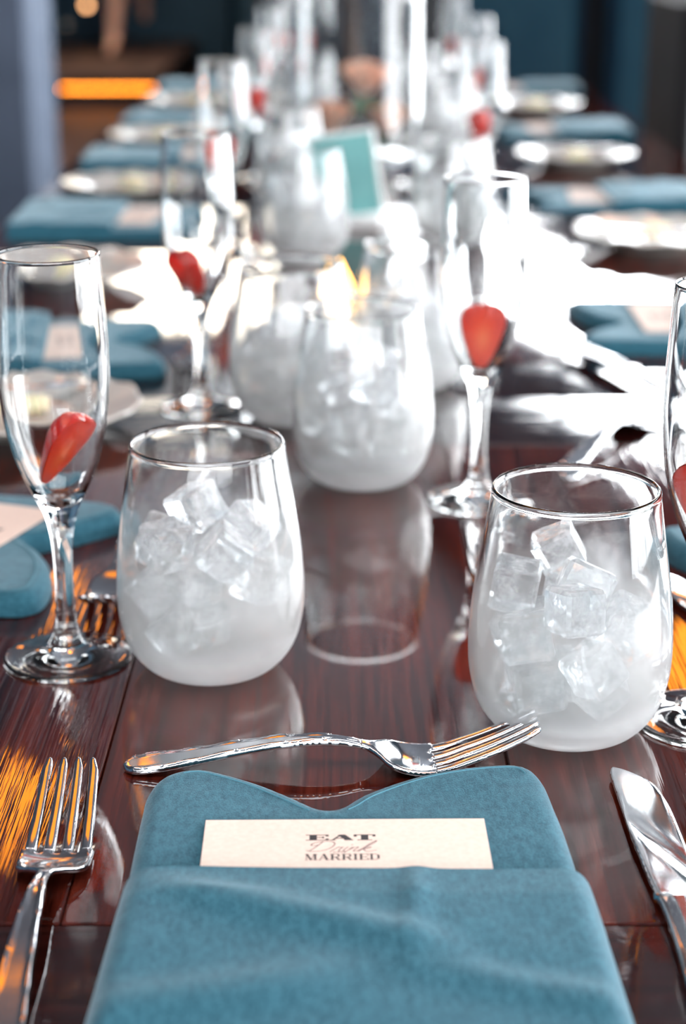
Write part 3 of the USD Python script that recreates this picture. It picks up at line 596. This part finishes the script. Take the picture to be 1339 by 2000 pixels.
for i, (x, y, w) in enumerate(PL):
    tl_ = lean(y, 0)
    lab = f'round white bread plate {w}'
    if pl0 is None: pl0 = make_plate(lab, on(x, y))
    else: dup(pl0, on(x, y, .0004), 0, lab, **tl_)
    # spreader across the rim
    ang = [20, 35, 160, 10, 170, 165, 12, 20][i]; c, s = math.cos(math.radians(ang)), math.sin(math.radians(ang))
    lab = f'silver butter spreader on the plate {w}'
    loc = on(x - c * .071 - s * .02, y - s * .071 + c * .02, .0205)
    if sp0 is None:
        sp0 = thing('butter_spreader', lab, 'butter knife', loc, ang, 'butter spreaders on the bread plates')
        obj('handle', sheet(SP.intersection(sg.box(-1, -1, .08, 1)), .002, lambda x, y, d: .0015 + .0016 * rnd(d, .003), lambda x, y, d: .0012 - .0010 * rnd(d, .003), SP), M['steel'], sp0, smooth=50)
        obj('blade', sheet(SP.intersection(sg.box(.08, -1, 1, 1)), .002, lambda x, y, d: .0015 + .0008 * rnd(d, .003), lambda x, y, d: .0012 - .0004 * rnd(d, .003), SP), M['steel'], sp0, smooth=50)
    else: dup(sp0, loc, ang, lab, **lean(y, ang))
    lab = f'butter curl on the plate {w}'
    loc = on(x + s * .012, y - c * .012, .0052)
    if bt0 is None:
        bt0 = thing('butter_curl', lab, 'butter', loc, ang, 'butter curls on the bread plates')
        rr = np.linspace(0, 1, 60); cu = tube(np.c_[.022 * (rr - .5) * 1.6, .007 * np.cos(rr * 26), .0085 + .006 * np.sin(rr * 26)], .0036 * (.5 + np.sin(rr * np.pi) * .7), 10)
        cu.apply_translation((0, 0, -cu.bounds[0, 2])); obj('curl', cu, M['butter'], bt0, smooth=True)
    else: dup(bt0, loc, ang, lab)

# ------------------------------------------------------------------ tumblers with ice
OUTER = [(0, .6), (22, .5), (25.5, 0), (28.5, .8), (33.5, 4), (39, 10.5), (43, 19), (45.4, 30), (46, 41), (45.6, 52), (44.5, 65), (42.4, 80), (39.7, 97), (37.3, 112.6)]
RIM = [(37.4, 114.0), (37.0, 115.3), (36.2, 115.8), (35.4, 115.3), (35.05, 114.0)]
INNER = [(35.3, 112.4), (38.0, 97), (40.8, 80), (43, 65), (44.2, 52), (44.4, 40), (43.4, 29), (40.6, 19.5), (36, 13), (28, 9.6), (16, 8.3), (0, 8)]
tum = np.vstack([spline(OUTER, 4)[:-1], spline(np.vstack([OUTER[-1:], RIM, INNER[:1]]), 4)[:-1], spline(INNER, 4)]) * .001
def make_tumbler(label, loc):
    t = thing('stemless_tumbler', label, 'glass', loc, 0, 'stemless tumblers of ice')
    obj('bowl', lathe(tum, 96), M['mist'], t, smooth=True)
    return t
ICE_A = [[3.26,13.14,20.4,.6465,-.2304,-.6636,-.2976,10.91],[7.32,-13.56,20.4,-.6902,.7155,.076,-.0771,10.11],[-19.8,-.05,26.4,-.4216,.6254,.2453,.6091,11.63],[28.49,.1,37.2,-.0243,.0218,.9049,-.4245,11.04],[-8.42,22.92,43.2,-.5468,.2679,.7469,.2673,11.73],[-8.69,-25.5,39.6,.4057,-.1478,-.8314,-.3497,10.34],[15.79,-18.88,51.6,-.4967,-.3777,.7813,.0105,11.47],[-25.93,-1.13,51.6,.6838,-.491,-.3947,.3681,11.05],[18.44,20.83,55.2,-.0258,-.9933,.0785,-.081,10.96],[3.26,-3.63,68.4,.8873,-.0984,.2237,-.3911,11.75],[-15.7,20.54,67.2,-.9212,.0142,.1059,-.3742,10.62],[-17.72,-21.42,68.4,-.5852,.1129,-.6679,-.4458,10.23],[11.87,23.32,78.0,.7293,-.674,-.028,-.1142,10.1]]
ICE_B = [[5.93,-.87,20.4,-.0148,-.0683,-.9975,.0144,10.43],[-20.45,-.54,21.6,-.7329,-.673,.0143,.0986,10.14],[6.34,22.05,24.0,.0579,-.0303,.7208,.6901,10.22],[1.83,-25.26,32.4,-.4484,-.3826,-.5716,.5708,11.98],[29.38,-3.54,33.6,.0722,.7411,.6532,-.1374,10.43],[-16.64,19.33,39.6,-.9606,.2679,-.0533,-.0522,10.91],[-21.77,-13.53,45.6,-.129,-.0739,.1015,-.9837,11.61],[7.18,2.53,44.4,.0287,.0505,.9925,-.1073,10.38],[15.33,-22.05,54.0,-.1901,-.7637,.0243,-.6164,10.65],[11.55,26.76,48.0,.398,.4943,-.5453,-.5476,10.4],[26.95,2.44,61.2,.289,-.4109,-.6788,-.5357,10.57],[-13.29,6.23,63.6,.693,-.3686,-.5062,.3574,10.71],[-8.19,-22.42,67.2,-.4459,.4927,-.6202,.417,10.79],[6.97,25.72,69.6,-.1305,.6788,.0874,.7173,10.21],[9.86,-3.54,80.4,-.1457,.6073,-.7632,.1656,10.49]]
def ice_mesh(h, seed):
    r = h * .16
    pts = [(sx * (h - r * (i != 0)), sy * (h - r * (i != 1)), sz * (h - r * (i != 2))) for i in range(3) for sx in (-1, 1) for sy in (-1, 1) for sz in (-1, 1)]
    m = trimesh.convex.convex_hull(np.array(pts)).subdivide_to_size(h * .35)
    d = meshkit.fbm(m.vertices * .12 + seed * 7.3, 3) - .55
    m.vertices *= (1 + .06 * np.minimum(d, 0))[:, None]
    m.vertices *= .001; return m
ICE0 = []
def euler(q):
    r = Gf.Rotation(Gf.Quatd(q[0], Gf.Vec3d(*q[1:]))); a = r.Decompose(Gf.Vec3d(0, 0, 1), Gf.Vec3d(0, 1, 0), Gf.Vec3d(1, 0, 0)); return a
def fill_ice(cx, cy, z, arr, rz, word):
    for k, (x, y, h, *q, s) in enumerate(arr):
        a = math.radians(rz); c, sn = math.cos(a), math.sin(a)
        R = Gf.Rotation(Gf.Quatd(q[0], Gf.Vec3d(*q[1:]))) * Gf.Rotation(Gf.Vec3d(0, 0, 1), rz)
        d = R.Decompose(Gf.Vec3d(1, 0, 0), Gf.Vec3d(0, 1, 0), Gf.Vec3d(0, 0, 1))
        loc = (cx + (x * c - y * sn) * .001, cy + (x * sn + y * c) * .001, z + h * .001)
        dx, dy = loc[0] - cx, loc[1] - cy
        side = 'centre' if math.hypot(dx, dy) < .0105 else ('left' if dx < 0 else 'right') if abs(dx) > abs(dy) else ('front' if dy < 0 else 'back')
        lev = 'at the bottom' if h < 28 else 'low down' if h < 41 else 'halfway up' if h < 56 else 'near the top' if h < 72 else 'on top'
        lab, grp = f'clear ice cube {lev}, {side}, in the {word} tumbler', f'ice cubes in the {word} tumbler'
        i = min(range(5), key=lambda i: abs(i * .35 + 10.2 - s) + 10 * (len(ICE0) > 4 and False))
        while len(ICE0) <= i: ICE0.append(None)
        if ICE0[i] is None:
            t = thing('ice_cube', lab, 'ice cube', loc, d[2], grp, d[0], d[1]); obj('cube_of_ice', ice_mesh(10.1 + i * .35, i), M['ice'], t, smooth=35); ICE0[i] = t
        else: dup(ICE0[i], loc, d[2], lab, grp, d[0], d[1])
tl, tr = at(415, 1298), at(1105, 1419)
tm, tml, tn = at(707, 937), at(570, 815), at(800, 735)
TUM = [(tl, 'front left', ICE_B, 150), (tr, 'front right', ICE_A, 35), (tm, 'middle', ICE_B, 40), (tml, 'second left', ICE_A, 200), (tn, 'second right', ICE_B, 280),
       (np.array([-.040, 1.93]), 'third left', ICE_A, 100), (np.array([.125, 2.02]), 'third right', ICE_B, 10),
       (np.array([-.070, 2.38]), 'fourth left', ICE_A, 300), (np.array([.155, 2.80]), 'fourth right', ICE_B, 80), (np.array([-.06, 3.22]), 'farthest left', ICE_A, 20), (np.array([.15, 3.55]), 'farthest right', ICE_B, 130)]
WHERE = {'middle': 'behind and between the two front ones', 'second left': 'behind the middle one', 'second right': 'right of the candle', 'third left': 'left of the teal sign', 'third right': 'right of and beyond the teal sign', 'fourth left': 'in front of the vase, to the left', 'fourth right': 'right of the vase'}
tb0 = None
for p, w, arr, rz in TUM:
    lab = f'{w} misted stemless tumbler of ice' + (', ' + WHERE[w] if w in WHERE else '')
    loc = on(float(p[0]), float(p[1]))
    if tb0 is None: tb0 = make_tumbler(lab, loc)
    else: dup(tb0, loc, 0, lab)
    fill_ice(float(p[0]), float(p[1]), loc[2], arr, rz, w)

# ------------------------------------------------------------------ flutes with strawberries
FO = [(0, 1.0), (20, .8), (30.5, 0), (31.8, .9), (30.5, 2.2), (20, 4.2), (11, 7.5), (7, 13), (5.2, 24), (4.7, 42), (5.2, 60), (6.8, 72), (10, 81), (14.3, 90), (19.6, 103), (24, 120), (26.4, 141), (26.9, 156), (26.2, 176), (24.7, 203)]
FR = [(24.5, 204.6), (24.0, 205), (23.6, 204.5)]
FI = [(23.6, 203), (25.0, 176), (25.7, 156), (25.2, 141), (22.8, 121), (18.3, 105), (13, 93), (8, 86), (3, 83), (0, 82.5)]
flu = np.vstack([spline(FO, 5)[:-1], spline(np.vstack([FO[-1:], FR, FI[:1]]), 4)[:-1], spline(FI, 5)]) * .001
def make_flute(label, loc):
    t = thing('champagne_flute', label, 'glass', loc, 0, 'champagne flutes')
    m = lathe(flu, 80)
    base = [p for p in spline(FO, 5) * .001]
    obj('bowl_and_stem', m, M['glass'], t, smooth=True)
    return t
BP = [(0, 0), (3.0, 1.2), (6, 6), (9, 13), (11.2, 20), (11.6, 25), (10, 29.5), (6, 32), (2.5, 32.3), (0, 31.5)]
BP = [(1.25 * r, 1.25 * z) for r, z in BP]
def make_berry(label, loc, rz, rx, ry):
    t = thing('strawberry_half', label, 'strawberry', loc, rz, 'strawberry halves in the flutes', rx, ry)
    full = lathe(spline(BP, 5) * .001, 40)
    n = meshkit.fbm(full.vertices * 120, 2) - .5; full.vertices[:, :2] *= (1 + .12 * n)[:, None]; full.vertices[:, 1] *= .86
    full.merge_vertices()
    half = trimesh.intersections.slice_mesh_plane(full, (0, 1, 0), (0, .0006, 0), cap=False)
    obj('skin', half, M['berry'], t, smooth=True)
    sil = sg.Polygon([(x, z) for x, z in spline(BP, 5) * .001] + [(-x, z) for x, z in (spline(BP, 5) * .001)[::-1]]).buffer(0).buffer(-.0004)
    fl = trimesh.creation.extrude_polygon(sil, .0008, engine='earcut'); fl.apply_transform(trimesh.transformations.rotation_matrix(math.pi / 2, (1, 0, 0))); fl.apply_translation((0, .0010, 0))
    obj('cut_face', fl, M['flesh'], t)
    return t
f_l, f_m, f_r, f_e = at(133, 1286), at(395, 796), at(932, 978), at(1372, 1408)
FLU = [(f_l, 'at the front left edge', (8, 0, 62, 32, 12)), (f_e, 'at the right edge, half out of the picture', (20, 0, -20, 6, -12)), (f_r, 'standing behind the right front tumbler', (0, 0, 8, -3, 3)), (f_m, 'standing behind the left front tumbler', (0, 0, 150, -22, 10)),
       (np.array([-.128, 1.95]), 'second behind the left front one', (0, 0, 20, 8, -6)), (np.array([-.118, 2.55]), 'third behind the left front one', (0, 0, 200, 5, 8)), (np.array([-.12, 3.12]), 'fourth behind the left front one', (0, 0, 60, 5, 0)), (np.array([-.12, 3.78]), 'farthest on the left', (0, 0, 10, 4, 2)),
       (np.array([.165, 2.18]), 'right of the candle row', (0, 0, 190, 6, 4)), (np.array([.205, 2.86]), 'at the far right beside the vase', (0, 0, 30, 4, 5)), (np.array([.215, 3.62]), 'farthest on the right', (0, 0, 100, 4, 5))]
fl0 = sb0 = None
for p, w, (dx, dy, rz, rx, ry) in FLU:
    x, y = float(p[0]), float(p[1])
    lab = f'slim champagne flute {w}'
    loc = on(x, y)
    if fl0 is None: fl0 = make_flute(lab, loc)
    else: dup(fl0, loc, 0, lab)
    lab = f'red strawberry half inside the flute {w}'
    l2 = (x, y, loc[2] + .0862)
    if w == 'at the front left edge': l2 = (x - .007, y, loc[2] + .0915)
    if sb0 is None: sb0 = make_berry(lab, l2, rz, rx, ry)
    else: dup(sb0, l2, rz, lab, None, rx, ry)

# ------------------------------------------------------------------ candles, sign and flowers down the middle
VO = [(0, .8), (24, .6), (27, 0), (29, 1.2), (30, 6), (31, 30), (32, 45)]
VI = [(30.4, 45), (29.2, 30), (28, 10), (24, 6.6), (0, 6.2)]
vot = np.vstack([spline(VO, 4), [(31.8, 46.2), (30.8, 46.2)], spline(VI, 4)]) * .001
vg0 = vc0 = None
for i, (p, w) in enumerate([(at(664, 648), 'behind the middle tumbler')]):
    x, y = float(p[0]), float(p[1]); loc = on(x, y)
    la, lb = f'small clear votive glass with a lit candle {w}', f'lit white votive candle {w}'
    if vg0 is None:
        vg0 = thing('votive_glass', la, 'candle holder', loc, 0, 'votive glasses'); obj('cup', lathe(vot, 56), M['glass'], vg0, smooth=True)
        vc0 = thing('votive_candle', lb, 'candle', (loc[0], loc[1], loc[2] + .0066), 0, 'votive candles')
        obj('wax', lathe(spline([(0, 0), (18, 0), (19.5, .8), (19.8, 4), (19.6, 22), (18.5, 24), (14, 23), (6, 22.2), (0, 22)], 4) * .001, 40), M['wax'], vc0, smooth=True)
        obj('wick', tube([(0, 0, .022), (0, 0, .027), (.001, 0, .030)], .0007, 6), M['wick'], vc0)
        fm = lathe(spline([(0, .026), (.0065, .030), (.0098, .036), (.0080, .045), (.0036, .055), (0, .064)], 5), 24); fm.vertices[:, 0] *= 1.15
        obj('flame', fm, M['flame'], vc0, smooth=True)
    else:
        dup(vg0, loc, 0, la); dup(vc0, (loc[0], loc[1], loc[2] + .0066), 0, lb)
sx, sy = .012, 2.12
sgn = thing('table_sign', 'pale teal card sign with a white border standing behind the candle', 'sign', on(sx, sy), -16, None)
obj('card', rbox(-.038, .038, -.0015, .0015, .012, .105, .0006).apply_transform(trimesh.transformations.rotation_matrix(math.radians(-9), (0, 1, 0))), M['teal_card'], sgn)
obj('border', cat_(rbox(-.042, .042, -.0028, .0028, .105, .1095, .0008), rbox(-.042, -.038, -.0028, .0028, .012, .105, .0008), rbox(.038, .042, -.0028, .0028, .012, .105, .0008)).apply_transform(trimesh.transformations.rotation_matrix(math.radians(-9), (0, 1, 0))), M['white_card'], sgn)
obj('foot', rbox(-.04, .04, -.025, .025, 0, .013, .002), M['white_card'], sgn)
vx, vy = .022, 2.70
vas = thing('glass_vase', 'tall clear cylinder vase holding peach roses in the middle of the table', 'vase', on(vx, vy), 0)
VP = [(0, 1), (80, .6), (92, 0), (95, 3), (95.5, 20), (94, 150), (95, 318)]
VPI = [(91, 318), (90, 150), (91, 24), (86, 14), (0, 12)]
obj('cylinder', lathe(np.vstack([spline(VP, 4), [(94.4, 320.4), (91.8, 320.4)], spline(VPI, 4)]) * .001, 72), M['glass'], vas, smooth=True)
def petal(r, hgt, spread, wid):
    u, v = np.meshgrid(np.linspace(-1, 1, 9), np.linspace(0, 1, 8), indexing='ij')
    ang = u * wid * np.sqrt(np.sin(np.clip(v * .92 + .08, 0, 1) * np.pi * .72))
    rad = r * (.25 + .75 * np.sin(v * np.pi / 2)) + spread * v ** 3
    z = hgt * (v - .10 * u ** 2 * v) - spread * .35 * v ** 4
    P = np.stack([rad * np.cos(ang), rad * np.sin(ang), z], -1)
    n = P.reshape(-1, 3); th = .0008
    nin = n.copy(); nin[:, :2] *= (1 - th / np.maximum(np.hypot(n[:, 0], n[:, 1]), .003))[:, None]
    f = [[i * 8 + j, (i + 1) * 8 + j, (i + 1) * 8 + j + 1] for i in range(8) for j in range(7)] + [[i * 8 + j, (i + 1) * 8 + j + 1, i * 8 + j + 1] for i in range(8) for j in range(7)]
    f = np.array(f); N = len(n); e = np.vstack([f[:, [0, 1]], f[:, [1, 2]], f[:, [2, 0]]]); ks = {(a, b) for a, b in e}
    sd = [x for a, b in e if (b, a) not in ks for x in ([a, a + N, b + N], [a, b + N, b])]
    m = trimesh.Trimesh(np.vstack([n, nin]), np.vstack([f, f[:, ::-1] + N, np.array(sd)]), process=False)
    return m
def make_rose(label, loc, rx, ry):
    t = thing('peach_rose', label, 'rose', loc, 0, 'peach roses in the vase', rx, ry)
    for ring, (n, r, h, sp, w) in enumerate(((3, .008, .040, .0, 1.2), (5, .017, .043, .003, .8), (6, .026, .040, .011, .68))):
        for k in range(n):
            m = petal(r, h, sp, w); m.apply_transform(trimesh.transformations.rotation_matrix(2 * math.pi * k / n + ring * .7, (0, 0, 1))); m.apply_translation((0, 0, -.002 * ring))
            obj('petal', m, M['petal'], t, smooth=50)
    obj('stem', tube([(0, 0, .0), (.002, 0, -.018), (.004, .003, -.036)], .0028, 7), M['leaf'], t, smooth=True)
    for k in range(3):
        a = k * 2.1; q = sg.Polygon([(0, 0), (.010, .008), (.022, .009), (.033, 0), (.022, -.009), (.010, -.008)])
        m = sheet(q, .004, lambda x, y, d: -.02 + x * .3 - 12 * x * x + .0006, lambda x, y, d: -.02 + x * .3 - 12 * x * x); m.apply_transform(trimesh.transformations.rotation_matrix(a, (0, 0, 1)))
        obj('leaf', m, M['leaf'], t, smooth=50)
    return t
vz = table_z(vy)
rs = make_rose('peach rose highest in the glass vase', (vx + .010, vy - .030, vz + .110), 18, 4)
dup(rs, (vx - .042, vy - .006, vz + .052), 40, 'peach rose low at the left in the glass vase', None, 6, -6)
dup(rs, (vx + .043, vy - .010, vz + .052), 100, 'peach rose low at the right in the glass vase', None, 6, 6)
tw = thing('brown_twig', 'thin brown twig leaning inside the glass vase', 'twig', (vx - .012, vy + .062, vz + .0145))
obj('stalk', tube([(0, 0, .004), (.004, -.002, .1), (.008, .0, .2), (-.012, .01, .3), (-.03, .02, .42)], [.004, .004, .0035, .003, .002], 7), M['twig'], tw, smooth=True)
obj('side_shoot', tube([(.005, -.002, .13), (-.012, .0, .2), (-.030, .006, .27)], [.0028, .0022, .0012], 6), M['twig'], tw, smooth=True)

# ------------------------------------------------------------------ amber pendant lamps over the table
def make_lamp(label, loc):
    t = thing('pendant_lamp', label, 'lamp', loc, 0, 'amber pendant lamps')
    sh = lathe(np.array([(.16, 0), (.20, -.02), (.205, -.03), (.20, -.035), (.17, .22), (.165, .225), (.16, .22), (.19, -.025)]), 48)
    sh = lathe(spline([(.0, -.03), (.168, -.03), (.182, -.02), (.178, .05), (.155, .22), (.14, .235), (.0, .235)], 4), 48)
    obj('shade', sh, M['amber'], t, smooth=40)
    obj('cap', lathe(spline([(0, .234), (.04, .234), (.045, .25), (.02, .28), (0, .282)], 4), 32), M['brass'], t, smooth=40)
    obj('cord', tube([(0, 0, .28), (0, 0, CH - loc[2] - .02)], .004, 8), M['trim'], t)
    obj('ceiling_rose', trimesh.creation.cylinder(.05, .02, sections=32).apply_translation((0, 0, CH - loc[2] - .0101)), M['brass'], t)
    return t
LAMPS = [(-.145, .85, 1.45), (.30, -.62, 1.85), (1.3, 1.3, 1.75)]
GLOBES = [(-.58, 2.75, 1.85), (-.80, 4.0, 1.9), (.75, 3.4, 1.85), (-1.5, 5.6, 1.9)]
LL = ['amber drum pendant lamp over the left of the nearest table', 'amber drum pendant lamp behind the camera', 'amber drum pendant lamp to the right of the nearest table']
GL = ['amber globe pendant over the left edge of the third table', 'amber globe pendant by the pillar', 'amber globe pendant over the right of the last table', 'amber globe pendant left of the pillar, towards the stage']
lm0 = None
for i, l in enumerate(LAMPS):
    if lm0 is None: lm0 = make_lamp(LL[i], l)
    else: dup(lm0, l, 0, LL[i])

gp0 = None
for i, l in enumerate(GLOBES):
    if gp0 is None:
        gp0 = thing('globe_pendant', GL[i], 'lamp', l, 0, 'amber globe pendants')
        obj('globe', trimesh.creation.icosphere(3, .095), M['amber_globe'], gp0, smooth=True)
        obj('cap', lathe(spline([(0, .09), (.04, .086), (.042, .105), (.02, .125), (0, .126)], 4), 28), M['brass'], gp0, smooth=40)
        obj('cord', tube([(0, 0, .124), (0, 0, CH - l[2] - .003)], .004, 8), M['trim'], gp0)
    else: dup(gp0, l, 0, GL[i])

sl = thing('stage_downlight', 'small warm downlight hanging over the stage', 'lamp', (-1.35, 11.5, 2.75), 0)
obj('can', lathe(np.array([(0, .2), (.075, .2), (.09, .0), (.086, .0), (.07, .19), (0, .19)]), 32), M['trim'], sl, smooth=40)
obj('lens', trimesh.creation.cylinder(.07, .01, sections=32).apply_translation((0, 0, .15)), mat('warm_lens', {'e': ('emission', {'color': (1.0, .82, .62), 'strength': 1300.0})}, [], 'e.emission'), sl)
obj('stem', tube([(0, 0, .2), (0, 0, CH - 2.75 - .003)], .012, 10), M['trim'], sl)
